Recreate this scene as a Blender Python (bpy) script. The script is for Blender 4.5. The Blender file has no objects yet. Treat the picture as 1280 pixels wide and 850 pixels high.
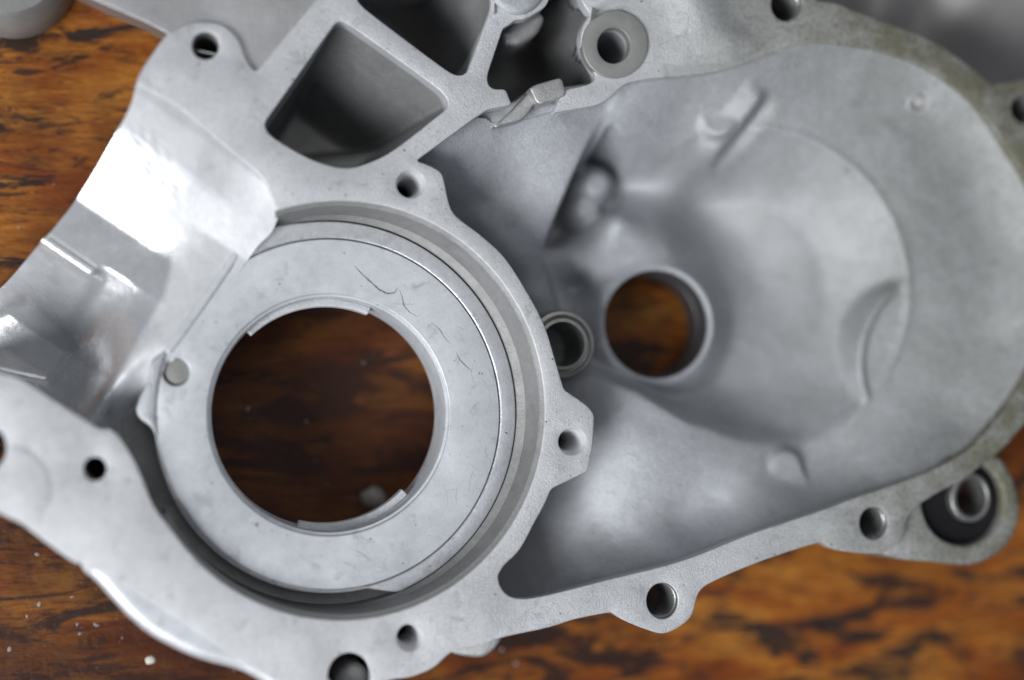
import bpy, bmesh, math, random
import numpy as np
from mathutils import Matrix, Vector, geometry
random.seed(7); np.random.seed(7)
S = bpy.context.scene
COL = S.collection
MM = 0.001
# ------------------------------------------------------------------ camera
F = 1850.0; HC = 380.0; NX, NY = 220.0, 520.0          # focal length in px of a 1280 px frame, height in mm
_z = np.array([-(NX-640), (NY-425), F]); _z /= np.linalg.norm(_z)
_x = np.array([1.0, 0, 0]); _x -= _x.dot(_z)*_z; _x /= np.linalg.norm(_x)
_y = np.cross(_z, _x)
R = np.array([_x, _y, _z])
cam = bpy.data.cameras.new('camera'); co = bpy.data.objects.new('camera', cam); COL.objects.link(co)
M4 = Matrix([[*R[0], 0], [*R[1], 0], [*R[2], HC*MM], [0, 0, 0, 1]])
co.matrix_world = M4
cam.sensor_width = 36; cam.lens = 36*F/1280
cam.clip_start = 0.01; cam.clip_end = 20
cam.dof.use_dof = True; cam.dof.aperture_fstop = 2.0
S.camera = co
def up(px, py, z=0.0):
    d = R @ np.array([px-640.0, 425.0-py, -F])
    t = (z-HC)/d[2]
    return np.array([d[0]*t, d[1]*t])
def depth_at(px, py, z):
    p = up(px, py, z); v = np.array([p[0], p[1], z-HC]); return -(R.T @ v)[2]
cam.dof.focus_distance = depth_at(700, 430, -2)*MM
# ------------------------------------------------------------------ light
W = bpy.data.worlds.new('World'); S.world = W; W.use_nodes = True
bg = W.node_tree.nodes['Background']
bg.inputs[0].default_value = (0.72, 0.83, 1.0, 1); bg.inputs[1].default_value = 0.135
def area(name, loc, target, size, power, color):
    l = bpy.data.lights.new(name, 'AREA'); l.shape = 'RECTANGLE'; l.size, l.size_y = size
    l.energy = power; l.color = color
    o = bpy.data.objects.new(name, l); COL.objects.link(o); o.location = loc
    o.rotation_euler = (Vector(target)-Vector(loc)).to_track_quat('-Z', 'Y').to_euler(); return o
area('window_light', (-1.2, -0.85, 1.2), (0.08, 0, 0), (1.15, 0.9), 47, (0.97, 0.985, 1.0))
area('fill_light', (0.2, 0.7, 1.9), (0.08, 0, 0), (1.6, 1.2), 6, (1.0, 0.98, 0.95))  # unseen overhead fill, added for broad dim light
S.view_settings.view_transform = 'Standard'; S.view_settings.look = 'None'
S.view_settings.exposure = 0.06; S.view_settings.gamma = 1.0
S.render.engine = 'CYCLES'
# ------------------------------------------------------------------ materials
class NT:
    def __init__(s, name):
        s.m = bpy.data.materials.new(name); s.m.use_nodes = True; s.t = s.m.node_tree
        s.b = s.t.nodes['Principled BSDF']
        tc = s.t.nodes.new('ShaderNodeTexCoord'); mp = s.t.nodes.new('ShaderNodeMapping')
        mp.inputs['Scale'].default_value = (1000, 1000, 1000)
        g = s.t.nodes.new('ShaderNodeNewGeometry')
        s.t.links.new(g.outputs['Position'], mp.inputs['Vector']); s.co = mp.outputs[0]
    def lk(s, a, b): s.t.links.new(a, b)
    def put(s, inp, v):
        if hasattr(v, 'links'): s.lk(v, inp)
        else: inp.default_value = v
    def mapped(s, scale=(1, 1, 1), rot=(0, 0, 0), loc=(0, 0, 0)):
        n = s.t.nodes.new('ShaderNodeMapping'); n.inputs['Scale'].default_value = scale
        n.inputs['Rotation'].default_value = rot; n.inputs['Location'].default_value = loc
        s.lk(s.co, n.inputs['Vector']); return n.outputs[0]
    def noise(s, scale, detail=4, rough=0.55, vec=None, dist=0.0):
        n = s.t.nodes.new('ShaderNodeTexNoise'); n.inputs['Scale'].default_value = scale
        n.inputs['Detail'].default_value = detail; n.inputs['Roughness'].default_value = rough
        n.inputs['Distortion'].default_value = dist
        s.lk(vec or s.co, n.inputs['Vector']); return n.outputs['Fac']
    def rng(s, v, a, b, c=0.0, d=1.0):
        n = s.t.nodes.new('ShaderNodeMapRange'); s.put(n.inputs['Value'], v)
        for i, q in zip(('From Min', 'From Max', 'To Min', 'To Max'), (a, b, c, d)): n.inputs[i].default_value = q
        return n.outputs[0]
    def mix(s, f, a, b, mode='MIX'):
        n = s.t.nodes.new('ShaderNodeMix'); n.data_type = 'RGBA'; n.blend_type = mode
        s.put(n.inputs[0], f); s.put(n.inputs[6], a); s.put(n.inputs[7], b); return n.outputs[2]
    def mth(s, op, a, b=0.0):
        n = s.t.nodes.new('ShaderNodeMath'); n.operation = op; s.put(n.inputs[0], a); s.put(n.inputs[1], b); return n.outputs[0]
    def ramp(s, v, stops):
        n = s.t.nodes.new('ShaderNodeValToRGB'); e = n.color_ramp.elements
        while len(e) < len(stops): e.new(0.5)
        for q, (p, c) in zip(e, stops): q.position = p; q.color = (*c, 1)
        s.lk(v, n.inputs[0]); return n.outputs[0]
    def bump(s, h, strength, dist, prev=None):
        n = s.t.nodes.new('ShaderNodeBump'); n.inputs['Strength'].default_value = strength
        n.inputs['Distance'].default_value = dist*MM; s.lk(h, n.inputs['Height'])
        if prev: s.lk(prev, n.inputs['Normal'])
        return n.outputs[0]
def g(v): return (v, v, v, 1)
def alu(name, base=(0.62, 0.63, 0.65), metal=0.75, rough=0.42, grain=0.5, grit=0.35, dirt=0.25, olive=0.0, scratch=0.0, speck=0.0, gloss_var=0.08, turn=None):
    n = NT(name)
    c = (*base, 1)
    cloud = n.noise(0.055, 5, 0.6); c = n.mix(n.rng(cloud, 0.35, 0.68), tuple(0.76*b for b in base)+(1,), c)
    mid = n.noise(0.45, 4, 0.6); c = n.mix(n.rng(mid, 0.3, 0.7, 0, 0.28), c, tuple(min(1, 1.16*b) for b in base)+(1,))
    st = n.noise(0.16, 6, 0.7, dist=0.6)
    c = n.mix(n.rng(st, 0.57, 0.72, 0, dirt), c, (base[0]*0.45, base[1]*0.45, base[2]*0.42, 1))
    c = n.mix(n.rng(n.noise(1.1, 2, 0.8), 0.3, 0.7, 0.0, 0.38*min(grit, 1)+0.08), c, tuple(0.62*b for b in base)+(1,))
    sc_ = n.noise(0.5, 4, 0.7, n.mapped((0.25, 1.6, 1), (0, 0, 0.9), (2, 7, 0)), 1.5)
    c = n.mix(n.rng(sc_, 0.66, 0.74, 0, dirt), c, tuple(0.45*b for b in base)+(1,))
    fine = n.noise(3.0, 3, 0.6); c = n.mix(n.rng(fine, 0.6, 0.78, 0, 0.30*dirt+0.04), c, (0.22, 0.22, 0.21, 1))
    if olive:
        sp = n.t.nodes.new('ShaderNodeSeparateXYZ'); n.lk(n.co, sp.inputs[0])
        side = n.rng(n.mth('ADD', sp.outputs[0], n.mth('MULTIPLY', sp.outputs[1], 0.25)), 140, 225)
        ob = n.noise(0.12, 6, 0.7)
        f = n.mth('MULTIPLY', side, n.rng(ob, 0.36, 0.56, 0.55, 1.0))
        c = n.mix(n.mth('MULTIPLY', f, olive), c, (0.20, 0.195, 0.14, 1))
        c = n.mix(n.mth('MULTIPLY', side, n.rng(n.noise(0.9, 5, 0.75), 0.50, 0.60, 0, 0.75*olive)), c, (0.075, 0.07, 0.05, 1))
        c = n.mix(n.mth('MULTIPLY', side, n.rng(n.noise(1.6, 3, 0.6, n.mapped(loc=(31, 7, 3))), 0.68, 0.70, 0, 0.5)), c, (0.5, 0.5, 0.46, 1))
    if speck:
        c = n.mix(n.rng(n.noise(0.7, 2, 0.5, n.mapped(loc=(9, 4, 2))), 0.735, 0.75, 0, speck), c, (0.07, 0.07, 0.07, 1))
    turn_h = None
    if turn is not None:
        vd = n.t.nodes.new('ShaderNodeVectorMath'); vd.operation = 'DISTANCE'; n.lk(n.co, vd.inputs[0]); vd.inputs[1].default_value = (turn[0], turn[1], -7)
        cx = n.t.nodes.new('ShaderNodeCombineXYZ'); n.lk(vd.outputs['Value'], cx.inputs[0])
        turn_h = n.noise(1.1, 5, 0.8, cx.outputs[0])
        c = n.mix(n.rng(turn_h, 0.5, 0.75, 0, 0.22), c, (0.35, 0.36, 0.38, 1))
    n.put(n.b.inputs['Base Color'], c)
    n.b.inputs['Metallic'].default_value = metal
    n.put(n.b.inputs['Roughness'], n.rng(n.noise(0.2, 5, 0.6, n.mapped(loc=(5, 50, 0))), 0.3, 0.7, rough-gloss_var, rough+gloss_var))
    nb = n.bump(n.noise(1.7, 5, 0.75), grit, 0.22)
    nb = n.bump(n.noise(0.28, 3, 0.5), grain, 0.25, nb)
    if turn is not None: nb = n.bump(turn_h, 0.35, 0.06, nb)
    if scratch:
        nb = n.bump(n.noise(1.0, 3, 0.5, n.mapped((4.0, 0.12, 1), (0, 0, 0.6))), scratch, 0.08, nb)
    n.put(n.b.inputs['Normal'], nb)
    return n.m
M_FACE = alu('machined_aluminium', (0.70, 0.71, 0.73), 0.38, 0.45, 0.45, 1.0, 0.8, scratch=0.35, olive=1.0, speck=0.8)
M_SEAT = alu('turned_aluminium', (0.74, 0.765, 0.80), 0.45, 0.44, 0.22, 0.3, 0.7, speck=0.8, turn=up(410.5, 518.5, -7))
M_CAST = alu('cast_aluminium', (0.54, 0.555, 0.585), 0.42, 0.48, 0.7, 1.1, 0.45, olive=0.4, speck=0.6)
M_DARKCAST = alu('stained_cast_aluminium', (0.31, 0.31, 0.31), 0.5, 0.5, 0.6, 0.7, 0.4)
M_POCKET = alu('shaded_pocket_aluminium', (0.25, 0.25, 0.25), 0.45, 0.5, 0.5, 0.6, 0.5)  # darker copy of the cast metal, pocket shade put into its base colour
M_SHINY = alu('smooth_cast_aluminium', (0.66, 0.67, 0.69), 0.4, 0.25, 0.45, 0.1, 0.2, gloss_var=0.05)
M_ROUGH = alu('rough_cast_aluminium', (0.60, 0.60, 0.60), 0.8, 0.36, 0.8, 1.0, 0.3)
M_PLATE = alu('milled_aluminium', (0.50, 0.50, 0.51), 0.8, 0.38, 0.3, 0.4, 0.35, scratch=0.8)
M_RING = alu('worn_ring_aluminium', (0.70, 0.72, 0.75), 0.75, 0.34, 0.5, 0.6, 0.45, speck=0.8)
M_STEEL = alu('grey_steel', (0.32, 0.32, 0.31), 0.8, 0.4, 0.3, 0.3, 0.4)
M_THREAD = alu('threaded_aluminium', (0.42, 0.42, 0.42), 0.8, 0.35, 0.2, 0.4, 0.5)
M_DARKSTEEL = alu('dark_steel', (0.12, 0.12, 0.13), 0.6, 0.4, 0.2, 0.3, 0.4)
M_PIN = alu('dull_pin_steel', (0.36, 0.36, 0.35), 0.5, 0.5, 0.1, 0.2, 0.1)
def finish():
    n = M_SHINY.node_tree; b = n.nodes['Principled BSDF']
    a = n.nodes.new('ShaderNodeAttribute'); a.attribute_name = 'polish'
    def mixf(x, y, sock):
        m = n.nodes.new('ShaderNodeMix'); m.data_type = 'FLOAT'; n.links.new(a.outputs['Fac'], m.inputs[0])
        m.inputs[2].default_value = x; m.inputs[3].default_value = y
        if sock.is_linked: n.links.new(sock.links[0].from_socket, m.inputs[3])
        n.links.new(m.outputs[0], sock)
    mixf(0.52, 0.27, b.inputs['Roughness']); mixf(0.30, 0.55, b.inputs['Metallic'])
finish()
def rubber():
    n = NT('black_rubber'); n.put(n.b.inputs['Base Color'], n.mix(n.noise(0.4, 4), (0.006, 0.006, 0.007, 1), (0.014, 0.013, 0.014, 1)))
    n.b.inputs['Roughness'].default_value = 0.5; n.b.inputs['Specular IOR Level'].default_value = 0.25
    n.put(n.b.inputs['Normal'], n.bump(n.noise(0.7, 4), 0.4, 0.2)); return n.m
M_RUB = rubber()
TABLE = -44.0
def wood():
    n = NT('stained_varnished_wood')
    rot = (0, 0, math.radians(-13))
    v1 = n.mapped((0.022, 0.075, 0.02), rot); v2 = n.mapped((0.05, 0.35, 0.02), rot, (3, 9, 0)); v3 = n.mapped((0.028, 0.095, 0.02), rot, (13, 2.5, 0))
    a = n.noise(1.0, 6, 0.62, v1, 0.8)
    c = n.ramp(a, [(0.28, (0.13, 0.028, 0.010)), (0.42, (0.29, 0.078, 0.016)), (0.54, (0.41, 0.155, 0.026)), (0.68, (0.49, 0.215, 0.042))])
    gr = n.noise(1.6, 7, 0.7, v2, 1.2)
    c = n.mix(n.rng(gr, 0.35, 0.62, 0.8, 0.0), c, (0.15, 0.035, 0.008, 1))
    st = n.noise(1.0, 7, 0.66, v3, 1.0)
    c = n.mix(n.rng(st, 0.49, 0.565, 0, 0.93), c, (0.018, 0.018, 0.019, 1))
    st2 = n.noise(2.2, 6, 0.7, n.mapped((0.035, 0.13, 0.02), rot, (40, 12, 0)), 0.8)
    c = n.mix(n.rng(st2, 0.56, 0.64, 0, 0.85), c, (0.03, 0.022, 0.02, 1))
    # red-brown stain of the bench, with the shade inside the bore painted in
    shade_stain = n.noise(1.0, 5, 0.6, n.mapped((0.02, 0.03, 0.02), rot, (8, 1, 0)), 0.5)
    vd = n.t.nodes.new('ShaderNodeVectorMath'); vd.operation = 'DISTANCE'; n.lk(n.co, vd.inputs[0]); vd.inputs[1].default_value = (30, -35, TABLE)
    om = n.mth('ADD', n.rng(vd.outputs['Value'], 45, 135, 1.0, 0.0), n.rng(shade_stain, 0.35, 0.65, -0.35, 0.55))
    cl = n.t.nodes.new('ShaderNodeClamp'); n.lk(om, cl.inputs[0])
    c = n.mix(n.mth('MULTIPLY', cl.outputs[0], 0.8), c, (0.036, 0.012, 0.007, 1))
    dust = n.noise(0.55, 3, 0.6, n.mapped(loc=(4, 4, 0)))
    c = n.mix(n.rng(dust, 0.72, 0.75, 0, 0.6), c, (0.35, 0.32, 0.30, 1))
    n.put(n.b.inputs['Base Color'], c)
    n.put(n.b.inputs['Roughness'], n.rng(n.noise(0.12, 4), 0.3, 0.7, 0.28, 0.5))
    n.b.inputs['Specular IOR Level'].default_value = 0.16
    nb = n.bump(gr, 0.35, 0.5); nb = n.bump(n.noise(0.35, 5, 0.6), 0.5, 0.5, nb)
    n.put(n.b.inputs['Normal'], nb); return n.m
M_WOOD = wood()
def plain(name, c, r=0.6, m=0.0):
    n = NT(name); n.put(n.b.inputs['Base Color'], n.mix(n.noise(0.15, 4), tuple(0.7*q for q in c)+(1,), (*c, 1)))
    n.b.inputs['Roughness'].default_value = r; n.b.inputs['Metallic'].default_value = m
    n.put(n.b.inputs['Normal'], n.bump(n.noise(0.6, 4), 0.3, 0.2)); return n.m
M_PAINT = plain('white_paint_drop', (0.75, 0.72, 0.62), 0.5)
M_SPARE = plain('dull_grey_metal', (0.42, 0.40, 0.39), 0.5, 0.3)
M_SCR2 = plain('fine_scratch', (0.40, 0.41, 0.43), 0.5, 0.4)
M_SCR = plain('dark_scratch', (0.16, 0.16, 0.17), 0.6)
M_ROUGH2 = alu('blasted_aluminium', (0.52, 0.53, 0.53), 0.6, 0.45, 0.5, 0.8, 0.3, olive=0.5)
M_CRUMB = plain('grey_crumb', (0.35, 0.33, 0.30), 0.8)
# ------------------------------------------------------------------ mesh helpers (all coordinates in mm)
def link(name, V, Fc, mat, parent=None, sharp=38, flatcap=False):
    me = bpy.data.meshes.new(name)
    V = np.asarray(V, float)*MM
    me.from_pydata([tuple(v) for v in V], [], Fc); me.validate()
    me.polygons.foreach_set('use_smooth', [len(p.vertices) != 3 or not flatcap for p in me.polygons])
    me.set_sharp_from_angle(angle=math.radians(sharp))
    me.materials.append(mat); me.update()
    o = bpy.data.objects.new(name, me); COL.objects.link(o)
    if parent: o.parent = parent; o.location = -parent.location
    return o
def dense(pts, step=0.6, sigma=0.5, corner=38):
    """closed polyline (mm) -> smooth dense closed curve that keeps its corners"""
    P = np.array(pts, float); n = len(P); T = np.zeros((n, 2)); cr = []
    for i in range(n):
        a = P[i]-P[i-1]; b = P[(i+1) % n]-P[i]
        la, lb = np.linalg.norm(a), np.linalg.norm(b)
        ang = math.degrees(math.acos(np.clip(a.dot(b)/(la*lb+1e-9), -1, 1)))
        cr.append(ang > corner)
        t = a + b; T[i] = t/np.linalg.norm(t) if np.linalg.norm(t) > 1e-9 else b/lb
    out = []
    for i in range(n):
        j = (i+1) % n; d = P[j]-P[i]; L = np.linalg.norm(d)
        t0 = d/L if cr[i] else T[i]; t1 = d/L if cr[j] else T[j]
        m = max(2, int(L/step))
        for k in range(m):
            s = k/m; h = [2*s**3-3*s**2+1, s**3-2*s**2+s, -2*s**3+3*s**2, s**3-s**2]
            out.append(h[0]*P[i]+h[1]*t0*L+h[2]*P[j]+h[3]*t1*L)
    Q = np.array(out)
    d = np.linalg.norm(np.roll(Q, -1, 0)-Q, axis=1); c = np.r_[0, np.cumsum(d)]; N = max(8, int(c[-1]/step))
    Q2 = np.vstack([Q, Q[:1]]); u = np.linspace(0, c[-1], N, endpoint=False)
    Q = np.c_[np.interp(u, c, Q2[:, 0]), np.interp(u, c, Q2[:, 1])]
    if sigma > 0:
        w = int(3*sigma/step)+1; k = np.exp(-0.5*(np.arange(-w, w+1)*step/sigma)**2); k /= k.sum()
        Q = sum(kk*np.roll(Q, s, 0) for kk, s in zip(k, range(-w, w+1)))
    return Q
def area2(P): x, y = P[:, 0], P[:, 1]; return 0.5*np.sum(x*np.roll(y, -1)-np.roll(x, -1)*y)
def orient(P, ccw=True): return P if (area2(P) > 0) == ccw else P[::-1].copy()
def offs(P, d):
    """move every point d to the left of the travel direction"""
    t = np.roll(P, -1, 0)-np.roll(P, 1, 0); t /= np.linalg.norm(t, axis=1)[:, None]+1e-9
    return P+d*np.c_[-t[:, 1], t[:, 0]]
def pxl(pts, z=0.0, **k): return dense([up(a, b, z) for a, b in pts], **k)
def ell(cx, cy, a, b, z=0.0, n=96, rot=0.0):
    """ellipse given in photograph pixels, laid on the plane z"""
    out = []
    for i in range(n):
        t = 2*math.pi*i/n
        out.append(up(cx+a*math.cos(t)*math.cos(rot)-b*math.sin(t)*math.sin(rot), cy+a*math.cos(t)*math.sin(rot)+b*math.sin(t)*math.cos(rot), z))
    return np.array(out)
def prism(name, outer, holes, z0, depth, mat, parent, bev=0.35, draft=0.0, steps=3, hole_depths=None, bottom=True):
    V = []; Fc = []
    loops = [orient(outer, True)]+[orient(h, False) for h in holes]
    tops = []; bots = []
    for li, L in enumerate(loops):
        n = len(L); rings = []
        prof = [(bev*(1-math.sin(a)), -bev*(1-math.cos(a))) for a in np.linspace(0, math.pi/2, steps+1)]
        for off, dz in prof: rings.append((offs(L, off), z0+dz))
        d = depth if not (hole_depths and li) else hole_depths[li-1]
        rings.append((offs(L, -draft*d), z0-d))
        base = len(V)
        for Q, z in rings:
            for p in Q: V.append((p[0], p[1], z))
        for r in range(len(rings)-1):
            for i in range(n):
                j = (i+1) % n; a = base+r*n
                Fc.append((a+i, a+n+i, a+n+j, a+j))
        tops.append((base, n)); bots.append((base+(len(rings)-1)*n, n))
    def cap(sets, flip):
        idx = [b+i for b, n in sets for i in range(n)]; zc = V[idx[0]][2]
        ed = []; k0 = 0; lp = []
        for b, n in sets:
            ed += [(k0+i, k0+(i+1) % n) for i in range(n)]; k0 += n
            lp.append(np.array([V[b+i][:2] for i in range(n)]))
        vs, es, fs, ov, oe, of = geometry.delaunay_2d_cdt([Vector(V[k][:2]) for k in idx], ed, [], 0, 1e-5)
        mp = []
        for v, o_ in zip(vs, ov):
            if o_: mp.append(idx[o_[0]])
            else: V.append((v.x, v.y, zc)); mp.append(len(V)-1)
        C = np.array([[(vs[a].x+vs[b].x+vs[c].x)/3, (vs[a].y+vs[b].y+vs[c].y)/3] for a, b, c in fs])
        ok = inside(lp[0], C)
        for h in lp[1:]: ok &= ~inside(h, C)
        for f, k in zip(fs, ok):
            if k:
                q = [mp[i] for i in f]
                if len(set(q)) == 3: Fc.append(tuple(q[::-1] if flip else q))
    cap(tops, False)
    if bottom and not hole_depths: cap(bots, True)
    return link(name, V, Fc, mat, parent, 38, True)
def loft(name, rings, mat, parent, closed=True, sharp=38):
    n = len(rings[0][0]); V = []; Fc = []
    for Q, z in rings:
        zz = z if hasattr(z, '__len__') else [z]*n
        for p, q in zip(Q, zz): V.append((p[0], p[1], q))
    for r in range(len(rings)-1):
        for i in range(n if closed else n-1):
            j = (i+1) % n; Fc.append((r*n+i, r*n+j, (r+1)*n+j, (r+1)*n+i))
    return link(name, V, Fc, mat, parent, sharp)
def rbf(ctrl, lam=0.3):
    """ctrl: (px,py,z) -> smooth height function of x,y in mm"""
    P = np.array([up(a, b, z) for a, b, z in ctrl]); Z = np.array([c[2] for c in ctrl], float)
    def K(A, B):
        d = np.sqrt(((A[:, None]-B[None])**2).sum(-1)); return d**2*np.log(d+1e-6)
    n = len(P); sc = 50.0; A = P/sc; M = np.zeros((n+3, n+3)); M[:n, :n] = K(A, A)+lam*0.01*np.eye(n)
    M[:n, n] = 1; M[:n, n+1:] = A; M[n:, :n] = M[:n, n:].T
    w = np.linalg.solve(M, np.r_[Z, 0, 0, 0])
    def f(X):
        out = np.empty(len(X))
        for s in range(0, len(X), 40000):
            B = X[s:s+40000]/sc; out[s:s+40000] = K(B, A) @ w[:n]+w[n]+B @ w[n+1:]
        return out
    return f
def inside(P, X):
    x, y = X[:, 0], X[:, 1]; r = np.zeros(len(X), bool); n = len(P)
    for i in range(n):
        x0, y0 = P[i]; x1, y1 = P[(i+1) % n]
        c = (y0 > y) != (y1 > y)
        if c.any(): r ^= c & (x < (x1-x0)*(y-y0)/(y1-y0+1e-12)+x0)
    return r
def blur(Z, s):
    w = int(3*s)+1; k = np.exp(-0.5*(np.arange(-w, w+1)/s)**2); k /= k.sum()
    Zp = np.pad(Z, w, mode='edge')
    Zp = np.apply_along_axis(lambda m: np.convolve(m, k, 'valid'), 0, Zp)
    return np.apply_along_axis(lambda m: np.convolve(m, k, 'valid'), 1, Zp)
def field(name, poly, fn, res, mat, parent, sig=0.6, cut=None, fine=None):
    lo = poly.min(0)-2; hi = poly.max(0)+2
    xs = np.arange(lo[0], hi[0], res); ys = np.arange(lo[1], hi[1], res)
    X, Y = np.meshgrid(xs, ys); P = np.c_[X.ravel(), Y.ravel()]
    Z = fn(P).reshape(X.shape)
    if sig > 0: Z = blur(Z, sig/res)
    if fine is not None: Z = Z+fine(P).reshape(X.shape)
    keep = inside(poly, P)
    if cut is not None: keep &= ~cut(P)
    keep = keep.reshape(X.shape)
    q = keep[:-1, :-1] & keep[1:, :-1] & keep[:-1, 1:] & keep[1:, 1:]
    idx = -np.ones(X.shape, int); used = np.zeros(X.shape, bool)
    used[:-1, :-1] |= q; used[1:, :-1] |= q; used[:-1, 1:] |= q; used[1:, 1:] |= q
    idx[used] = np.arange(used.sum())
    V = np.c_[X[used], Y[used], Z[used]]
    a, b, c, d = idx[:-1, :-1][q], idx[:-1, 1:][q], idx[1:, 1:][q], idx[1:, :-1][q]
    return link(name, V, list(zip(a.tolist(), b.tolist(), c.tolist(), d.tolist())), mat, parent, 80)
def ss(a, b, x): t = np.clip((x-a)/(b-a), 0, 1); return t*t*(3-2*t)
def dist(P, q): return np.hypot(P[:, 0]-q[0], P[:, 1]-q[1])
def seg(P, a, b):
    a, b = np.array(a), np.array(b); d = b-a; t = np.clip(((P-a) @ d)/d.dot(d), 0, 1); return np.hypot(*(P-a-t[:, None]*d).T)
def smax(a, b, k): h = np.clip(0.5+0.5*(a-b)/k, 0, 1); return b*(1-h)+a*h+k*h*(1-h)
PXM = 4.75   # px per mm, rough, for radii
def empty(name, loc, label, cat):
    o = bpy.data.objects.new(name, None); COL.objects.link(o); o.location = Vector(loc)*MM
    o.empty_display_size = 0.01; o['label'] = label; o['category'] = cat; return o
TABLE = -44.0
# ------------------------------------------------------------------ workbench
bm_v = []; bm_f = []
def table():
    n = 2; V = []; Fc = []
    x0, x1, y0, y1 = -420, 620, -420, 470
    P = dense([(x0, y0), (x1, y0), (x1, y1), (x0, y1)], 20, 0)
    o = prism('tabletop', P, [], TABLE, 32, M_WOOD, None, bev=2)
    return o
tb = table(); tb.name = 'workbench_top'
tb['label'] = 'orange varnished wooden bench top with black stains under the casting'; tb['category'] = 'table'
# ------------------------------------------------------------------ the casing
CASE = empty('engine_casing', (60, 0, TABLE), 'bare cast aluminium engine casing half with a large bearing bore, lying on the bench', 'engine casing')
class _P: pass
def E1p(t, k=1.0): return (425+256*k*math.cos(t), 513+262*k*math.sin(t))
def arc(a0, a1, n, k=1.0): return [E1p(math.radians(a), k) for a in np.linspace(a0, a1, n)]
ring_edge_px = arc(147, -100, 60)        # lower left -> bottom -> right -> top (y down, so positive angles are below)
OUT = [(448, -60), (700, -62), (1000, -60), (1005, -20), (1021, 0), (1048, 5), (1062, 11), (1102, 26), (1143, 41), (1175, 57), (1210, 81), (1238, 105), (1256, 104), (1280, 99),
       (1312, 100), (1326, 130), (1318, 170), (1328, 230), (1338, 320), (1332, 420), (1307, 495), (1280, 531), (1250, 564), (1232, 578), (1203, 600), (1165, 620), (1135, 645), (1128, 672),
       (1102, 693), (1070, 691), (1040, 686), (1027, 677), (985, 690), (940, 706), (884, 731), (873, 742), (865, 769), (852, 782), (830, 792), (811, 788), (779, 775), (765, 765),
       (719, 774), (687, 784), (632, 796), (600, 806), (565, 815), (543, 834), (515, 846), (489, 850), (440, 872), (380, 870), (340, 848), (298, 826), (230, 780), (162, 738), (108, 706), (95, 704),
       (60, 680), (27, 655), (0, 642), (-60, 610), (-62, 430), (0, 465), (22, 472), (70, 502), (122, 535), (129, 538), (136, 534), (151, 549), (168, 576), (180, 603), (192, 632)] \
    + arc(145, -108, 58)[0:] + [(341, 250), (335, 235), (325, 218), (290, 190), (250, 155), (215, 128), (190, 115), (170, 105),
       (173, 95), (190, 68), (210, 42), (232, 31), (255, 27), (280, 32), (298, 50), (308, 75), (319, 90), (330, 78), (376, 22)]
POC_A = [(330, 154), (334, 165), (354, 180), (389, 199), (416, 208), (435, 210), (451, 207), (487, 191), (560, 135), (561, 127), (551, 114), (462, 49), (430, 27), (424, 25), (419, 29), (375, 91)]
POC_B = [(443, -40), (446, 0), (454, 9), (510, 52), (565, 92), (576, 95), (584, 91), (589, 78), (602, 42), (614, 5), (606, -40)]
# cavity and side pocket are one opening at the gasket face
CAVC = [(622, 720), (627, 736), (641, 747), (668, 747), (762, 724), (852, 701), (940, 667), (1021, 640), (1062, 625), (1134, 600), (1185, 578), (1221, 553), (1265, 500), (1290, 450), (1303, 380), (1303, 300),
        (1288, 235), (1259, 184), (1219, 130), (1165, 88), (1110, 66), (1050, 55), (1000, 55), (950, 72), (900, 88), (850, 95), (815, 98), (782, 105), (765, 120), (749, 130), (720, 136), (692, 141), (699, 125), (707, 112), (736, 105),
        (744, 100), (744, 92), (733, 73), (726, 54), (728, 35), (738, 18), (727, 0), (722, -25), (692, -28), (684, 5), (672, 15), (655, 24), (645, 24), (638, 30), (629, 35), (619, 65), (609, 97), (611, 107), (617, 111), (632, 111), (640, 131), (624, 134), (608, 138), (560, 172), (520, 201),
        (530, 204), (550, 214), (554, 221), (561, 253), (568, 268), (601, 294), (630, 321), (660, 367), (681, 408), (697, 460), (705, 487), (735, 508), (743, 519), (741, 555), (735, 589), (689, 611), (681, 630), (670, 650), (649, 688), (630, 707)]
bolts = [(257, 57, 17, 17), (513, 230, 17.5, 17.5), (715, 552, 17, 16.5), (512, 797, 16, 17), (119, 586, 14.5, 15), (828, 751, 19.5, 22.5), (1092, 654, 17.5, 20.5), (983, 6, 19, 20.5), (1281, 136, 17, 18),
         (767, 57, 20, 22), (437, 846, 27, 30), (-12, 560, 20, 26)]
H = [ell(*b, 0) for b in bolts]
outer = pxl(OUT, 0, sigma=0.7); cavc = pxl(CAVC, 0, sigma=0.6)
pa = pxl(POC_A, 0, sigma=0.9); pb = pxl(POC_B, 0, sigma=0.9)
prism('gasket_face', outer, [cavc, pa, pb]+H, 0, 4.2, M_FACE, CASE, bev=0.35)
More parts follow.
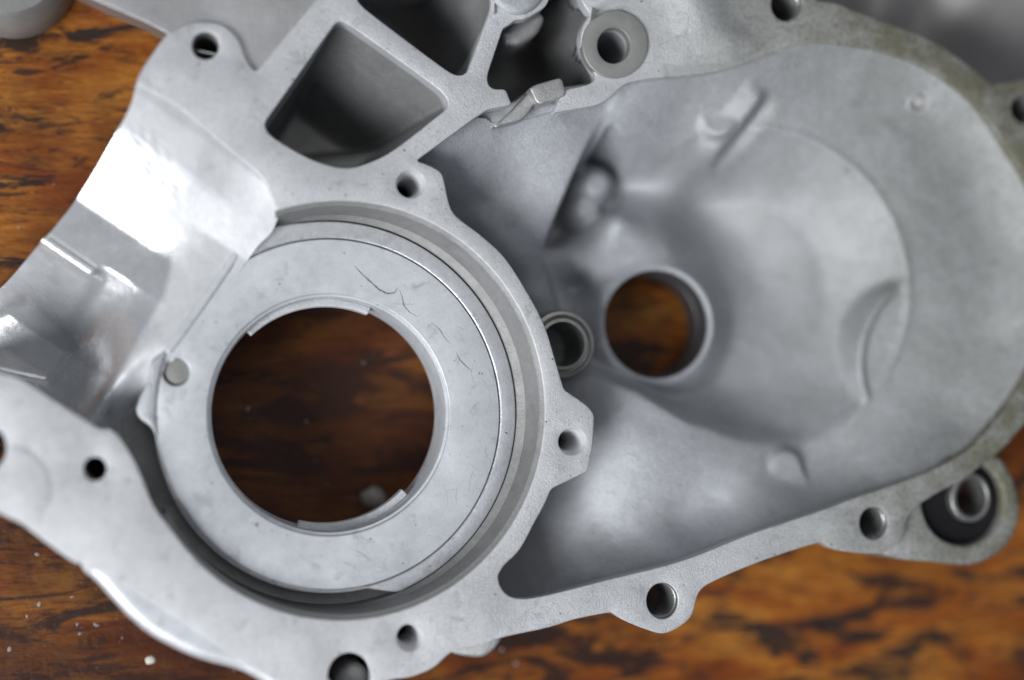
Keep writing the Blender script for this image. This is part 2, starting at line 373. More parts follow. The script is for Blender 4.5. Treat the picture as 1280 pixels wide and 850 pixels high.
# body below the face: the same outline set in, down to the bench side
bo = offs(orient(outer, True), 1.0); bo = bo[::2]
bodycav = offs(orient(cavc, False), -(-2.6))
prism('casting_body', bo, [offs(orient(cavc, False), 2.4)[::2], offs(orient(pa, False), 0.25), offs(orient(pb, False), 0.25)]+[offs(orient(h, False), 0.3)[::2] for h in H],
      -3.6, 33, M_CAST, CASE, bev=0.3, draft=0.02)
M_BRIGHT = alu('reamed_aluminium', (0.85, 0.85, 0.87), 0.3, 0.4, 0.1, 0.3, 0.05)
for b in bolts[1:4]:
    q = ell(*b, 0); c_ = q.mean(0); q = q-c_
    loft('bolt_hole', [(c_+q*1.0, -0.3), (c_+q*0.95, -0.8), (c_+q*0.68, -8), (c_+q*0.62, -20), (c_+q*1.25, -20.5), (c_+q*1.25, -32)], M_BRIGHT, CASE)
for b in (bolts[5], bolts[6], bolts[7], bolts[8], bolts[0]):
    q = ell(*b, 0); c_ = q.mean(0); q = (q-c_)*0.985; rg = [(c_+q, -0.5), (c_+q, -1.6)]
    for k in range(14):
        rg += [(c_+q*0.93, -1.9-k*1.0), (c_+q*0.985, -2.4-k*1.0)]
    loft('threaded_bore', rg+[(c_+q*1.2, -17), (c_+q*1.2, -33)], M_THREAD, CASE, sharp=20)
prism('rough_plug', ell(441, 852, 22, 24, -9), [], -7, 20, M_DARKCAST, CASE, bev=2.5)
# ---- pockets between the ribs
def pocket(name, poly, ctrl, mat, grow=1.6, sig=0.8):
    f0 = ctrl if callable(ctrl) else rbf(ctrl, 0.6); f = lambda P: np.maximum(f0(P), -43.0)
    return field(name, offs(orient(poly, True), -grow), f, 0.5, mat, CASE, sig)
def plane_from(a, b, inner, z0, k):
    a, b, c = up(*a, z0), up(*b, z0), up(*inner, z0); d = (b-a)/np.linalg.norm(b-a); n_ = np.array([-d[1], d[0]])
    if (c-a) @ n_ < 0: n_ = -n_
    return lambda P: z0-k*np.clip((P-a) @ n_, -1, 99)
_w1 = plane_from((462, 49), (551, 114), (430, 150), -4.2, 1.9); _w2 = plane_from((560, 137), (490, 190), (430, 130), -4.4, 5.5)
_w3 = plane_from((389, 199), (490, 192), (430, 130), -15.5, 1.2); _w3b = plane_from((389, 196), (490, 186), (430, 130), -16.5, 7); _w4 = plane_from((424, 25), (330, 154), (430, 130), -12, 12)
def floor_a(P):
    w = np.maximum(np.maximum(_w1(P), _w2(P)), np.maximum(np.minimum(_w3(P), _w3b(P)), _w4(P)))
    return np.clip(w, -42.0, -4.0)
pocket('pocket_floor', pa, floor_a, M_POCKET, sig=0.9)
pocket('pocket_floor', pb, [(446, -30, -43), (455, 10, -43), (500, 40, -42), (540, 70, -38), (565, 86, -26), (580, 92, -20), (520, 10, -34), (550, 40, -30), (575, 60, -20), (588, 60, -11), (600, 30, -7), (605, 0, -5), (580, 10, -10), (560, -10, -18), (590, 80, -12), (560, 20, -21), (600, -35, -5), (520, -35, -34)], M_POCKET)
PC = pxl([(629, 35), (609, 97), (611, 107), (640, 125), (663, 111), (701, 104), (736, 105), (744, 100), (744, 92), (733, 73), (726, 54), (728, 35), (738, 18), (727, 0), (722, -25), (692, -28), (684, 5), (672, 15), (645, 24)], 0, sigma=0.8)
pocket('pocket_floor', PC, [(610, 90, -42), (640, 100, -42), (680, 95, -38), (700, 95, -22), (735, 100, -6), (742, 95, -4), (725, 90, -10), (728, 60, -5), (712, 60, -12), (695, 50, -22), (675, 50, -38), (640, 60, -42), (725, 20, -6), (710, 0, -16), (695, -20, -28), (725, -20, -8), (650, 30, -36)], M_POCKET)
# ---- wall with a locating tab between the side pocket and the cavity
prism('locating_wall', pxl([(596, 130), (640, 127), (664, 112), (706, 108), (742, 103), (754, 118), (722, 132), (690, 141), (655, 150), (618, 160), (588, 158)], -6.5, sigma=0.5), [], -6.5, 29, M_CAST, CASE, bev=0.8, draft=0.05)
prism('locating_spur', pxl([(616, 159), (634, 143), (652, 124), (664, 111), (671, 116), (668, 130), (654, 149), (636, 155)], -3, sigma=0.4), [], -3.0, 9, M_ROUGH, CASE, bev=0.7)
prism('locating_tab', pxl([(662, 110), (668, 106), (699, 97), (703, 99), (708, 117), (704, 121), (676, 131), (671, 128)], 0.6, sigma=0.35), [], 0.6, 9, M_ROUGH, CASE, bev=0.5)
# ---- big cavity
ARC_C = up(950, 362, -10); ARC_R = 221/PXM
HUB_C = up(822, 405, -21)
outerf = rbf([(1219, 130, -1.0), (1259, 184, -1.2), (1300, 300, -1.5), (1290, 440, -1.5), (1221, 553, -2.5), (1165, 88, -1), (1110, 66, -0.8), (1050, 55, -0.8), (1000, 58, -1), (950, 76, -2), (900, 96, -4), (850, 104, -5), (800, 112, -6),
              (1200, 152, -6.2), (1236, 195, -6.8), (1268, 300, -7.2), (1260, 430, -7.2), (1203, 536, -7.5), (1150, 112, -5.8), (1100, 90, -5.2), (1040, 82, -5), (1180, 250, -9), (1185, 370, -9.5), (1175, 470, -10), (1130, 180, -8.2), (1050, 125, -8), (985, 118, -7.5), (1120, 545, -10), (1060, 590, -12), (1130, 590, -4.5), (900, 140, -11), (850, 130, -11), (950, 150, -11),
              (1000, 630, -9), (1000, 605, -14), (900, 640, -14), (940, 662, -4), (852, 697, -4.5), (850, 660, -14), (762, 720, -7), (770, 685, -16), (668, 743, -14), (640, 735, -22), (690, 690, -21), (670, 700, -24), (640, 720, -26),
              (780, 640, -14.5), (850, 600, -12.5), (900, 585, -12.5), (950, 585, -13), (800, 560, -12), (760, 520, -13.5), (740, 600, -16), (700, 640, -22), (745, 540, -17), (720, 500, -20), (740, 480, -17),
              (700, 600, -24), (800, 510, -13)], 2.4)
floorf = rbf([(812, 190, -26.5), (815, 232, -31.5), (862, 235, -33.5), (912, 290, -33.5), (942, 350, -32), (775, 205, -28), (730, 165, -22), (1000, 300, -27.5), (1050, 300, -26), (1000, 235, -26), (1040, 240, -25), (1090, 330, -25), (950, 260, -29), (1000, 450, -27.5), (950, 500, -28), (900, 500, -29), (1060, 400, -26), (1040, 500, -26), (900, 215, -28), (970, 195, -21.5), (885, 190, -19.5), (1000, 540, -26),
              (766, 264, -22), (800, 284, -22), (835, 308, -22), (780, 300, -22), (720, 320, -26), (740, 330, -24.5), (710, 360, -30), (790, 480, -27), (740, 440, -26), (720, 400, -27), (750, 225, -41), (735, 255, -42), (712, 280, -41), (700, 305, -28), (755, 275, -23), (760, 170, -25), (850, 150, -17), (800, 140, -15), (780, 160, -19)], 0.5)
leftf = rbf([(530, 205, -9), (570, 240, -15), (600, 280, -18), (640, 330, -20), (670, 370, -22), (620, 300, -18), (590, 190, -9), (600, 220, -13), (650, 200, -12), (650, 240, -15.5), (700, 190, -11), (736, 182, -11.5), (705, 240, -14), (690, 280, -17), (680, 310, -19),
             (640, 170, -9), (700, 155, -8.5), (740, 150, -10), (640, 290, -17.5), (610, 250, -17), (560, 260, -20), (580, 300, -26), (620, 350, -28), (690, 350, -24)], 0.4)
def cav0(P):
    o = outerf(P); fl = floorf(P)
    r = dist(P, ARC_C); s = np.clip((ARC_R-r)/(92/PXM), 0, 1); e = 1-(1-s)**1.4
    # lower boundary of the bowl: a line curving from the hub to the lower pad
    z_in = o*(1-e)+fl*e
    lowc = [(690, 470), (740, 470), (790, 487), (850, 524), (920, 549), (1000, 562), (1080, 560)]
    lp = np.array([up(a, b, -20) for a, b in lowc]); yl = np.interp(P[:, 0], lp[:, 0], lp[:, 1])
    t = ss(-1.5, 6.0, P[:, 1]-yl); tl = np.where(r < ARC_R, t, 1)
    z = np.where(r < ARC_R, o*(1-t*e)+fl*t*e, o)
    # the whole area left of the arc circle belongs to the floor as well
    lft = ss(0, 22, up(880, 300, -25)[0]-P[:, 0])*ss(-1.5, 6, P[:, 1]-yl)*ss(0, 15, up(0, 125, -12)[1]-P[:, 1])
    z = z*(1-lft)+fl*lft
    # near sheet over the shaft tunnel, ending in a free lip
    a, b = up(741, 178, -12), up(683, 312, -19); c2 = up(706, 392, -22)
    d = b-a; side = ((P[:, 0]-a[0])*d[1]-(P[:, 1]-a[1])*d[0])/np.linalg.norm(d)   # >0 : right of the lip line
    d2 = c2-b; side2 = ((P[:, 0]-b[0])*d2[1]-(P[:, 1]-b[1])*d2[0])/np.linalg.norm(d2)
    upper = P[:, 1] > b[1]
    sd = np.where(upper, side, side2)
    sgn = sd
    m = ss(-0.6, 0.8, sgn)*ss(0, 4, P[:, 1]-up(0, 440, -22)[1])
    z = z*(1-m)+leftf(P)*m
    ang = np.arctan2(P[:, 1]-ARC_C[1], P[:, 0]-ARC_C[0])
    z = z+0.8*np.exp(-((r-ARC_R+0.4)/0.9)**2)*ss(1.75, 1.5, ang)*ss(-1.0, -0.6, ang)
    # crescent plateau
    cc = up(1168, 455, -12); dc = np.hypot(P[:, 0]-cc[0], 0.84*(P[:, 1]-cc[1]))-109/PXM
    pl = o-0.35-np.clip(dc, 0, 99)*5.0
    ins = (r < ARC_R-0.5) & (P[:, 1] < up(0, 318, -14)[1]+99)
    fade = ss(0, 6, up(0, 318, -14)[1]-P[:, 1])
    z = np.where(ins, z+(smax(z, pl, 0.7)-z)*fade, z)
    # raised rib on the crescent edge
    z = z+1.9*np.exp(-((dc+0.5)/1.3)**2)*ins*fade*(P[:, 0] < cc[0])
    return z
def cav(P):
    z = cav0(P); o = outerf(P)
    # pads
    for (p0, p1, rr, ref) in [((897, 150), (899, 118), 23.5, (897, 168)), ((984, 583), (998, 630), 24, (984, 566))]:
        zp = float(cav0(np.array([up(*ref, -13)]))[0])+2.6
        dd = seg(P, up(*p0, zp), up(*p1, zp)); mk = 1-ss(rr/PXM-0.4, rr/PXM+0.3, dd)
        z = z+(np.maximum(z, zp)-z)*mk
    # ridge beside the upper pad: gentle on the pad side, steep towards the bowl
    a, b = up(948, 122, -9), up(896, 196, -14); L = np.linalg.norm(b-a); t_ = (b-a)/L; nr = np.array([-t_[1], t_[0]])
    if nr[0] < 0: nr = -nr
    w_ = (P-a) @ t_; u_ = (P-a) @ nr
    pr = np.interp(u_, [-6.5, -0.6, 0.2, 2.4, 6.5], [0, 2.6, 2.5, -1.9, 0])
    z = z+pr*ss(-3, 2, w_)*ss(L+1.5, L-1.5, w_)
    # hub
    dh = dist(P, HUB_C)
    z = smax(z, -21.0-0.95*np.clip(dh-82/PXM, 0, 99)-0.03*dh, 2.0)
    # small pits by the hub and lump in the deep corner
    z = z-5*np.exp(-(dist(P, up(722, 362, -30))/3.2)**2)
    pit = np.array([up(a, b, -30) for a, b in [(742, 180), (768, 205), (778, 238), (762, 262), (730, 280), (702, 303), (686, 306), (700, 270)]])
    dq = np.min([seg(P, pit[i], pit[(i+1) % len(pit)]) for i in range(len(pit))], 0)*np.where(inside(pit, P), -1, 1)
    pm = ss(1.2, -1.2, dq); z = z*(1-pm)+np.minimum(z, -42)*pm
    for q, rr, top in [((748, 230), 3.9, -25), ((736, 258), 3.4, -29)]:
        z = np.maximum(z, top-0.25*np.clip(dist(P, up(*q, top))-rr*0.55, 0, 99)**2*1.6)
    z = z+0.6*np.exp(-(dist(P, up(893, 190, -14))/3)**2)
    return np.minimum(z, -0.5)
CAVP = CAVC[:27]+[(782, 105), (749, 130), (692, 141), (655, 152), (618, 158), (608, 150), (560, 172), (520, 201)]+CAVC[-20:]
cavp = pxl(CAVP, 0, sigma=1.0)
def wob(P): return 0.05*np.sin(P[:, 0]*0.5+np.sin(P[:, 1]*0.3)*2)*np.sin(P[:, 1]*0.43)
def circ(c, r, n=96): return np.array([(c[0]+r*math.cos(2*math.pi*i/n), c[1]+r*math.sin(2*math.pi*i/n)) for i in range(n)])
hr = float(np.linalg.norm(up(885, 405, -21)-up(757, 405, -21)))/2
dc_ = up(1155, 124, -3.2); DZ = float(cav(np.array([dc_]))[0])
def cavcut(P): return (dist(P, HUB_C) < hr+0.9) | (dist(P, dc_) < 2.7)
field('cavity_shell', offs(orient(cavp, True), -2.2), cav, 0.4, M_CAST, CASE, 0.7, cut=cavcut, fine=wob)
# hub liner
def circ(c, r, n=96): return np.array([(c[0]+r*math.cos(2*math.pi*i/n), c[1]+r*math.sin(2*math.pi*i/n)) for i in range(n)])
loft('hub_bore', [(circ(HUB_C, hr+2.2), -21.6), (circ(HUB_C, hr+1.3), -21.15), (circ(HUB_C, hr+0.3), -21.5), (circ(HUB_C, hr), -22.2)], M_CAST, CASE)
loft('hub_bush', [(circ(HUB_C, hr+0.02), -22.1), (circ(HUB_C, hr-0.25), -22.6), (circ(HUB_C, hr-0.25), -29), (circ(HUB_C, hr-0.55), -29.3), (circ(HUB_C, hr-0.55), -37)], M_DARKSTEEL, CASE)
# dimple with a machined swirl
def tilt(c, r, z0):
    Q = circ(c, r, 48); g_ = (cav(Q+0)-DZ); return Q, DZ+g_*1.0+z0
loft('drilled_dimple', [tilt(dc_, rr_, zz_) for rr_, zz_ in [(3.7, -0.25), (3.2, 0.16), (2.7, 0.12), (2.45, -0.5), (2.2, -0.4), (1.9, -1.1), (1.6, -1.0), (1.3, -1.7), (0.9, -1.6), (0.1, -2.1)]], M_ROUGH, CASE, sharp=20)
# bolt tube beside the ring
tc = up(704, 430, -9)
loft('dowel_tube', [(circ(tc, 9.6), -30), (circ(tc, 9.4), -10.6), (circ(tc, 9.0), -9.8), (circ(tc, 8.0), -9.6), (circ(tc, 7.8), -10.4), (circ(tc, 7.3), -10.6), (circ(tc, 7.0), -9.4), (circ(tc, 6.1), -9.3), (circ(tc, 5.8), -10), (circ(tc, 5.6), -31)], M_STEEL, CASE)
# ---- bearing recess: sloping wall, ring, plate and bore
a_list = np.linspace(150, -108.5, 150)
def E(cx, cy, a, b, z, angs): return np.array([up(cx+a*math.cos(math.radians(t)), cy+b*math.sin(math.radians(t)), z) for t in angs])
ZS = -7.0
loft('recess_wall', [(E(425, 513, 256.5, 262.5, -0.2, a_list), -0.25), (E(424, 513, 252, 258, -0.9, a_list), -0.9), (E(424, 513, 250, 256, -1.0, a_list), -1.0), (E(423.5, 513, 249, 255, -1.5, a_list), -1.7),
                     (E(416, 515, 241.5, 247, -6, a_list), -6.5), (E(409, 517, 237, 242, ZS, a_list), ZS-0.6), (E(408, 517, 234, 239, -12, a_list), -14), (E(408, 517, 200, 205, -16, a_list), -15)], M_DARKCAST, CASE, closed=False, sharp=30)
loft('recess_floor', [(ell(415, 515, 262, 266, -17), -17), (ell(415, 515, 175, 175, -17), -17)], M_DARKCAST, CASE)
def EP(cx, cy, a, b, a0, a1, n): return [(cx+a*math.cos(math.radians(t)), cy+b*math.sin(math.radians(t))) for t in np.linspace(a0, a1, n)]
bore = ell(410.5, 518.5, 151.5, 151.8, ZS, 160)
pin_h = ell(220, 465, 17, 17.5, ZS)
plate_out = np.array([up(410+214*math.cos(t), 518+219*math.sin(t), ZS) for t in np.linspace(0, 2*math.pi, 220, endpoint=False)])
_l0, _l1 = up(318, 286, ZS), up(188, 462, ZS); _ld = (_l1-_l0)/np.linalg.norm(_l1-_l0); _ln = np.array([-_ld[1], _ld[0]])
if _ln[0] > 0: _ln = -_ln
def clip_left(Q, m):
    d = (Q-_l0) @ _ln
    return Q-np.clip(d+m, 0, 99)[:, None]*_ln
plate_out = clip_left(plate_out, 0.0)
prism('cast_bead', pxl([(322, 284), (314, 283), (270, 345), (213, 426), (206, 440), (213, 443), (222, 432), (278, 352)], ZS+0.45, sigma=0.4), [], ZS+0.45, 3, M_SEAT, CASE, bev=0.4)
prism('bearing_plate', plate_out, [bore, pin_h], ZS, 6, M_SEAT, CASE, bev=0.25)
ring_px = [(322, 290), (350, 282)]+EP(408, 517, 236, 240, -94, 68, 40)+EP(410, 518, 216.5, 221.5, 78, 172, 22)+[(189, 533), (176, 524), (170, 512), (176, 495), (184, 478), (189, 451), (216, 430), (243, 400), (300, 318)]
ring_in = np.array([up(410+215.2*math.cos(t), 518+220.2*math.sin(t), ZS) for t in np.linspace(0, 2*math.pi, 220, endpoint=False)])
ring_out = pxl(ring_px, ZS, sigma=0.5); ring_in = clip_left(ring_in, 0.35)
# the ring is a C: keep the inner circle strictly inside the outer outline
prism('bearing_ring', offs(orient(ring_out, True), -0.12), [ring_in], ZS+0.15, 6, M_RING, CASE, bev=0.45)
BC = up(410.5, 518.5, ZS); br = np.mean(np.linalg.norm(bore-BC, axis=1))
# bore liner under the plate edge, with its small step
bs = bore-BC
loft('bearing_bore', [(BC+bs, ZS-0.2), (BC+bs*0.992, ZS-0.9), (BC+bs*0.975, ZS-1.0), (BC+bs*0.966, ZS-1.6), (BC+bs*0.955, ZS-15), (BC+bs*1.1, ZS-15.2), (BC+bs*1.1, -38)], M_SEAT, CASE, sharp=30)
def lug(a0, a1, z, r0=0.962, r1=0.905, th=3.5):
    # thrust lip segment inside the bore
    aa = np.radians(np.linspace(a0, a1, 50)); rr = br
    o = [BC+rr*r0*1.01*np.array([math.cos(t), math.sin(t)]) for t in aa]; i = [BC+rr*r1*np.array([math.cos(t), math.sin(t)]) for t in aa[::-1]]
    P = dense(o+i, 0.6, 0.25)
    return prism('retaining_lip', P, [], z, th, M_FACE, CASE, bev=0.35)
lug(68, 134, -11.0, r1=0.905); lug(-104, -44, -14.0, r1=0.905)
prism('locating_pin', ell(221.8, 464.5, 15.0, 15.8, ZS-0.8), [], ZS-0.8, 4, M_PIN, CASE, bev=0.2)
# ---- smooth open channel on the left
CH = [(170, 104), (192, 114), (217, 127), (252, 154), (292, 189), (327, 217), (341, 236), (347, 252), (350, 264), (347, 273), (339, 291), (322, 308), (250, 410), (200, 470), (200, 540), (180, 600), (165, 590), (140, 545), (100, 530), (20, 485), (-60, 450), (-60, 395), (-10, 368), (8, 353), (41, 315), (65, 288), (103, 238), (149, 160), (165, 127)]
def chz(P):
    # ruled profile across the channel, easing into the seat on the right
    d2 = np.array([0.83, -0.56]); n2 = np.array([-0.56, -0.83])
    p = (P-up(250, 170, -1)) @ n2
    prof = np.interp(p, [-8, -3, 0, 9.0, 10.5, 29.5, 30.5, 41.6, 42.6, 43.8, 45.2, 64, 72, 96], [-0.8, -0.8, -0.9, -2.6, -3.1, -12.2, -12.5, -13.7, -13.1, -13.2, -15.8, -33, -35.5, -37])
    nobead = np.interp(p, [30, 40, 64, 72, 96], [-12.4, -13.6, -33, -35.5, -37])
    q0, q1 = up(316, 280, -7), up(178, 472, -7); e = (q1-q0)/np.linalg.norm(q1-q0)
    side = np.array([-e[1], e[0]])
    if side[0] > 0: side = -side
    dq = (P-q0) @ side
    bead = ss(2, -2, (P-up(135, 330, -14)) @ d2)
    prof = np.where(p > 30, nobead*(1-bead)+prof*bead, prof)
    zr = np.interp(p, [-3, 0, 19, 24, 60, 80], [-0.8, -0.9, -6.6, -7.1, -7.4, -11])
    m = ss(2.0, 22.0, dq)
    z = prof*m+np.where(dq > 0, zr-0.10*np.clip(dq, 0, 99), zr)*(1-m)
    return z-9*ss(48, 66, p)*ss(6, -4, dq)
def recess_d(P):
    a, b = up(62, 290, -18), up(130, 334, -17); c, d = up(110, 215, -9), up(195, 285, -11)
    dd = np.minimum(seg(P, a, b), seg(P, b, up(160, 322, -14)))
    return dd
_z0 = np.array([-5.0]*len(CH))
for _ in range(6):
    chp = np.array([up(a, b, z) for (a, b), z in zip(CH, _z0)]); _z0 = chz(chp)
chd = dense(chp, 0.8, 0.4)
def chan(name):
    lo, hi = chd.min(0), chd.max(0); res = 0.8
    X, Y = np.meshgrid(np.arange(lo[0], hi[0], res), np.arange(lo[1], hi[1], res)); G = np.c_[X.ravel(), Y.ravel()]
    inn = orient(chd, True); keep = inside(offs(inn, 0.5), G); G = G[keep]
    V = [Vector(p) for p in inn]+[Vector(p) for p in G]; nb = len(inn)
    vs, es, fs, *_ = geometry.delaunay_2d_cdt(V, [(i, (i+1) % nb) for i in range(nb)], [], 1, 1e-4)
    P = np.array([(v.x, v.y) for v in vs]); Z = chz(P)
    # recessed patch with a stepped corner
    quad = np.array([up(a, b, z) for a, b, z in [(20, 262, -18), (64, 290, -18), (130, 336, -17.5), (152, 326, -15), (190, 300, -12), (180, 285, -11), (150, 262, -11.5), (100, 232, -11)]])
    # signed distance, rough: negative inside
    dq = np.min([seg(P, quad[i], quad[(i+1) % len(quad)]) for i in range(len(quad))], 0)*np.where(inside(quad, P), -1, 1)
    q2 = np.array([up(a, b, z) for a, b, z in [(30, 372, -27), (75, 405, -27), (95, 440, -28), (60, 480, -30), (-30, 460, -30), (-30, 400, -28)]])
    dq = np.min([seg(P, q2[i], q2[(i+1) % len(q2)]) for i in range(len(q2))], 0)*np.where(inside(q2, P), -1, 1)
    Z = Z-1.5*ss(1.5, -1.5, dq)
    w_ = np.exp(-(seg(P, up(175, 178, -3), up(208, 232, -5))/3.5)**2)
    Z = Z+w_*0.22*(np.sin(P[:, 0]*1.9+2*np.sin(P[:, 1]*1.1))*np.sin(P[:, 1]*1.6+P[:, 0]*0.5))
    Z = Z+0.06*np.sin(P[:, 0]*0.35)*np.sin(P[:, 1]*0.3+1)
    V3 = [(*p, z) for p, z in zip(P, Z)]
    Fc = [tuple(f) for f in fs]
    # thickness: skirt under the border
    n0 = len(V3); V3 += [(P[i][0], P[i][1], Z[i]-5) for i in range(nb)]
    Fc += [(i, n0+i, n0+(i+1) % nb, (i+1) % nb) for i in range(nb)]
    o = link(name, V3, Fc, M_SHINY, CASE, 50)
    bd = np.array([up(a, b, z) for a, b, z in [(140, 158, -3), (158, 170, -3.3), (168, 188, -3.5), (172, 208, -5), (184, 232, -6), (204, 240, -6), (200, 262, -7), (222, 285, -6.5), (215, 330, -9), (205, 370, -9), (175, 420, -10), (150, 470, -14), (140, 520, -20), (-80, 520, -30), (-80, 330, -30), (60, 220, -14)]])
    A = np.array([(v.co.x/MM, v.co.y/MM) for v in o.data.vertices])
    dq = np.min([seg(A, bd[i], bd[(i+1) % len(bd)]) for i in range(len(bd))], 0)*np.where(inside(bd, A), -1, 1)
    at = o.data.attributes.new('polish', 'FLOAT', 'POINT'); at.data.foreach_set('value', ss(0.9, -0.9, dq).astype(np.float32))
    return o
chan('air_channel')
# ---- upper left milled web, washer face, boss, lower bulge, rough boss, mount
prism('milled_web', pxl([(-10, -62), (120, 0), (210, 42), (225, 60), (290, 75), (316, 96), (345, 88), (400, 20), (470, -62)], -1.6, sigma=0.4), [ell(257, 57, 19, 19, -1.6)], -1.6, 9, M_PLATE, CASE, bev=0.3)
prism('washer_seat', ell(769, 55, 41, 42.5, 0.8), [ell(767, 57, 20.5, 22.5, 0.8)], 0.8, 3, M_PIN, CASE, bev=0.25)
prism('round_boss', ell(648, -22, 37, 40, 1.5), [], 1.5, 30, M_CAST, CASE, bev=2.0)
prism('cast_spigot', pxl([(625, 40), (650, 22), (675, 12), (683, 22), (672, 42), (650, 58), (632, 56)], -8, sigma=0.8), [], -8, 14, M_ROUGH, CASE, bev=2.0)
prism('lower_bulge', pxl([(100, 699), (104, 712), (119, 724), (135, 742), (162, 771), (189, 793), (243, 820), (298, 836), (325, 850), (380, 885), (440, 880), (380, 820), (200, 730), (120, 695)], -6, sigma=0.8), [], -1.8, 26, M_SEAT, CASE, bev=3.0, steps=6)
prism('rough_boss', pxl([(545, 800), (565, 817), (584, 821), (603, 823), (619, 812), (630, 794), (610, 775), (570, 780)], -3, sigma=1.0), [], -2.2, 22, M_ROUGH, CASE, bev=1.2)
mt = prism('mounting_eye', pxl([(1098, 672), (1106, 694), (1130, 700), (1160, 702), (1197, 706), (1224, 704), (1251, 690), (1270, 664), (1275, 632), (1268, 600), (1252, 574), (1225, 560), (1180, 575), (1130, 620)], -2.5, sigma=0.9), [ell(1204, 627, 51, 55, -2.5)], -2.5, 27, M_FACE, CASE, bev=1.0)
prism('rubber_bush', ell(1204, 627, 51.8, 55.8, -5), [ell(1214, 622, 24, 30, -5)], -5.5, 18, M_RUB, CASE, bev=1.2)
prism('bush_sleeve', ell(1214, 622, 25, 31, -3), [ell(1215, 622, 18.5, 23.5, -3)], -3.0, 22, M_STEEL, CASE, bev=0.6)
prism('worn_pad', pxl([(12, 556), (38, 562), (58, 588), (64, 622), (48, 655), (20, 648), (0, 638), (-40, 618), (-40, 600), (6, 590)], 0.2, sigma=0.9), [], 0.15, 1.2, M_FACE, CASE, bev=0.15)
# ------------------------------------------------------------------ things around
def lathe(name, c, prof, mat, parent, n=72): return loft(name, [(circ(c, r, n), z) for r, z in prof], mat, parent)
cc = up(10, -42, TABLE+14)
o = lathe('metal_collar', cc, [(0.1, TABLE+0.2), (15.5, TABLE+0.2), (16.3, TABLE+1), (16.3, TABLE+9), (15.5, TABLE+10.5), (13.8, TABLE+15), (12.8, TABLE+16), (6, TABLE+16), (5.5, TABLE+15), (5.3, TABLE+4), (0.1, TABLE+4)], M_PIN, None)
o['label'] = 'blurred round grey metal collar on the wood in the top left corner'; o['category'] = 'machine part'
bk = empty('spare_casting', (230, 150, TABLE), 'blurred grey metal casting behind the right rim of the casing', 'machine part')
bf = pxl([(985, -90), (1035, -20), (1060, 20), (1130, 60), (1200, 110), (1250, 135), (1320, 130), (1420, 100), (1440, -90)], -30, sigma=3)
f = rbf([(1000, -60, -34), (1060, 10, -36), (1150, 50, -34), (1230, 100, -38), (1200, 20, -26), (1260, 10, -24), (1120, -10, -30), (1300, 60, -32), (1320, -20, -22), (1400, 80, -38), (1400, -70, -26), (1180, -60, -22), (1220, 60, -33), (1090, 10, -29), (1160, 10, -33)], 0.1)
field('casting_shell', bf, lambda P: f(P), 1.0, M_SPARE, bk, 4)
prism('casting_foot', bf, [], -39.5, 4.3, M_DARKCAST, bk, bev=1.0)
def blob(name, p, r, h, mat, label, cat, n=10):
    bm = bmesh.new(); bmesh.ops.create_icosphere(bm, subdivisions=2, radius=1.0)
    for v in bm.verts:
        k = 1+random.uniform(-.18, .18); v.co = Vector((v.co.x*r[0]*k+p[0], v.co.y*r[1]*k+p[1], max(-0.2, v.co.z)*h*k+TABLE+0.02))*MM
    me = bpy.data.meshes.new(name); bm.to_mesh(me); bm.free(); me.materials.append(mat)
    me.polygons.foreach_set('use_smooth', [True]*len(me.polygons))
    o = bpy.data.objects.new(name, me); COL.objects.link(o); o['label'] = label; o['category'] = cat; return o
blob('paint_drop', up(188, 825, TABLE), (1.5, 1.3), 0.5, M_PAINT, 'small cream white paint drop on the wood at the lower left of the casing', 'paint drop')
blob('metal_crumb', up(466, 622, TABLE), (3.8, 3.0), 4.5, M_CRUMB, 'grey crumb on the wood seen through the large bearing bore', 'crumb')
f = rbf([(815, -60, 0.05), (955, -60, 0.05), (958, 10, 0.05), (985, 40, -0.3), (990, 60, -0.6), (940, 78, -1.0), (890, 90, -1.2), (840, 96, -1.0), (812, 90, -0.2), (818, 60, 0.05), (812, 20, 0.05),
         (860, -40, 3.6), (862, 0, 3.6), (880, 30, 3.2), (915, 55, 2.2), (940, 62, 0.8), (840, 40, 1.0), (850, 70, 0.8), (910, 10, 1.2), (930, 35, 0.8), (900, -40, 1.4), (835, 0, 1.0), (880, 70, 0.9)], 0.1)
field('cast_shoulder', pxl([(815, -60), (957, -60), (962, 5), (975, 30), (992, 48), (985, 63), (940, 79), (890, 91), (840, 97), (812, 93), (818, 60), (812, 20)], 0, sigma=1), lambda P: f(P), 0.4, M_FACE, CASE, 0.4)
rs0 = random.Random(11)
def scratch(pts, w, mat=None):
    P = np.array([up(a, b, ZS+0.03) for a, b in pts]); n = len(P); u = np.linspace(0, n-1, n*5)
    P = np.c_[np.interp(u, range(n), P[:, 0]), np.interp(u, range(n), P[:, 1])]
    t = np.gradient(P, axis=0); t /= np.linalg.norm(t, axis=1)[:, None]; nn = np.c_[-t[:, 1], t[:, 0]]
    ww = w*(0.15+0.85*np.sin(np.linspace(0.1, math.pi-0.1, len(P))))*np.random.uniform(0.6, 1.2, len(P))
    m = len(P); V = [(*(p+nn[i]*ww[i]), ZS+0.02) for i, p in enumerate(P)]+[(*(p-nn[i]*ww[i]), ZS+0.02) for i, p in enumerate(P)]
    link('scratch', V, [(i, i+1, m+i+1, m+i)[::-1] for i in range(m-1)], mat or M_SCR, CASE)
scratch([(443, 332), (452, 342), (463, 352), (474, 362), (484, 367), (493, 366), (498, 359)], 0.22)
scratch([(499, 361), (503, 372), (505, 382), (512, 390), (522, 396)], 0.13)
scratch([(540, 404), (549, 411), (556, 422), (563, 430)], 0.10)
scratch([(570, 440), (575, 450), (583, 458), (590, 464)], 0.12)
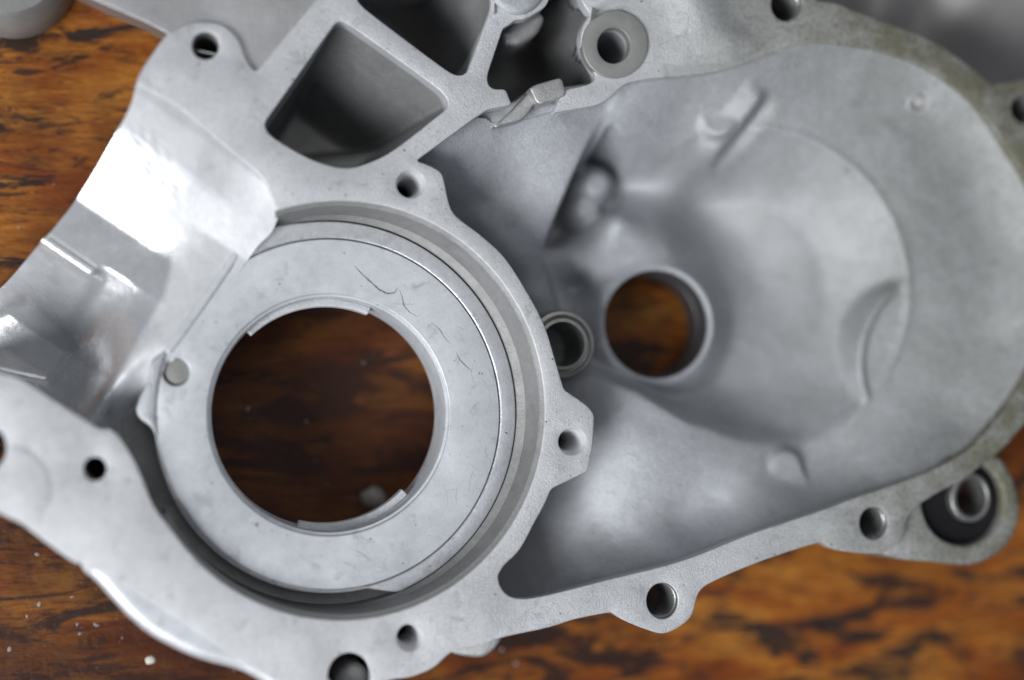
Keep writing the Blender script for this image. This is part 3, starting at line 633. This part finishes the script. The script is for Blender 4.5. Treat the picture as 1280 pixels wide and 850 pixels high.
for k in range(26):
    t0 = rs0.uniform(0, 6.28); rr_ = rs0.uniform(168, 205); cx_, cy_ = 410+rr_*math.cos(t0), 518+rr_*math.sin(t0); a_ = t0+rs0.uniform(0.6, 2.4); L_ = rs0.uniform(4, 16); kk = rs0.uniform(-.5, .5)
    if cx_ < 290: continue
    scratch([(cx_+L_*u_*math.cos(a_+kk*u_), cy_+L_*u_*math.sin(a_+kk*u_)) for u_ in (-1, -.5, 0, .5, 1)], rs0.uniform(0.03, 0.07), M_SCR2)
# dust on the bench
DV = []; DF = []
rs = random.Random(3)
for i in range(150):
    px_, py_ = (rs.uniform(-60, 700), rs.uniform(640, 900)) if i < 110 else (rs.uniform(-80, 1350), rs.uniform(-50, 900))
    c_ = up(px_, py_, TABLE); r_ = rs.choice([0.15, 0.2, 0.3, 0.45])*rs.uniform(.7, 1.3); a_ = rs.uniform(0, 6.28); e_ = rs.uniform(1, 2.6)
    b0 = len(DV)
    for k in range(6):
        t = k*math.pi/3; x = r_*e_*math.cos(t)*rs.uniform(.7, 1.2); y = r_*math.sin(t)*rs.uniform(.7, 1.2)
        DV.append((c_[0]+x*math.cos(a_)-y*math.sin(a_), c_[1]+x*math.sin(a_)+y*math.cos(a_), TABLE+0.01))
    DV.append((c_[0], c_[1], TABLE+r_*0.8)); DF += [(b0+k, b0+(k+1) % 6, b0+6) for k in range(6)]
o = link('metal_dust', DV, DF, M_CRUMB, None); o['kind'] = 'stuff'; o['label'] = 'pale metal filings and dust scattered over the wooden bench'; o['category'] = 'dust'
# pieces that belong to a part of the casing
_bn = {}
for o in bpy.data.objects: _bn.setdefault(o.name.split('.')[0], []).append(o)
for kid, mum in [('rubber_bush', 'mounting_eye'), ('bush_sleeve', 'mounting_eye'), ('hub_bush', 'cavity_shell'), ('hub_bore', 'cavity_shell'), ('drilled_dimple', 'cavity_shell'),
                 ('locating_pin', 'bearing_plate'), ('scratch', 'bearing_plate'), ('bolt_hole', 'gasket_face'), ('locating_tab', 'locating_wall'), ('locating_spur', 'locating_wall'), ('retaining_lip', 'bearing_bore'), ('worn_pad', 'gasket_face')]:
    for o in _bn[kid]: o.parent = _bn[mum][0]; o.location = (0, 0, 0)
print('tris', sum(len(o.data.loop_triangles) or len(o.data.polygons)*2 for o in bpy.data.objects if o.type == 'MESH'))
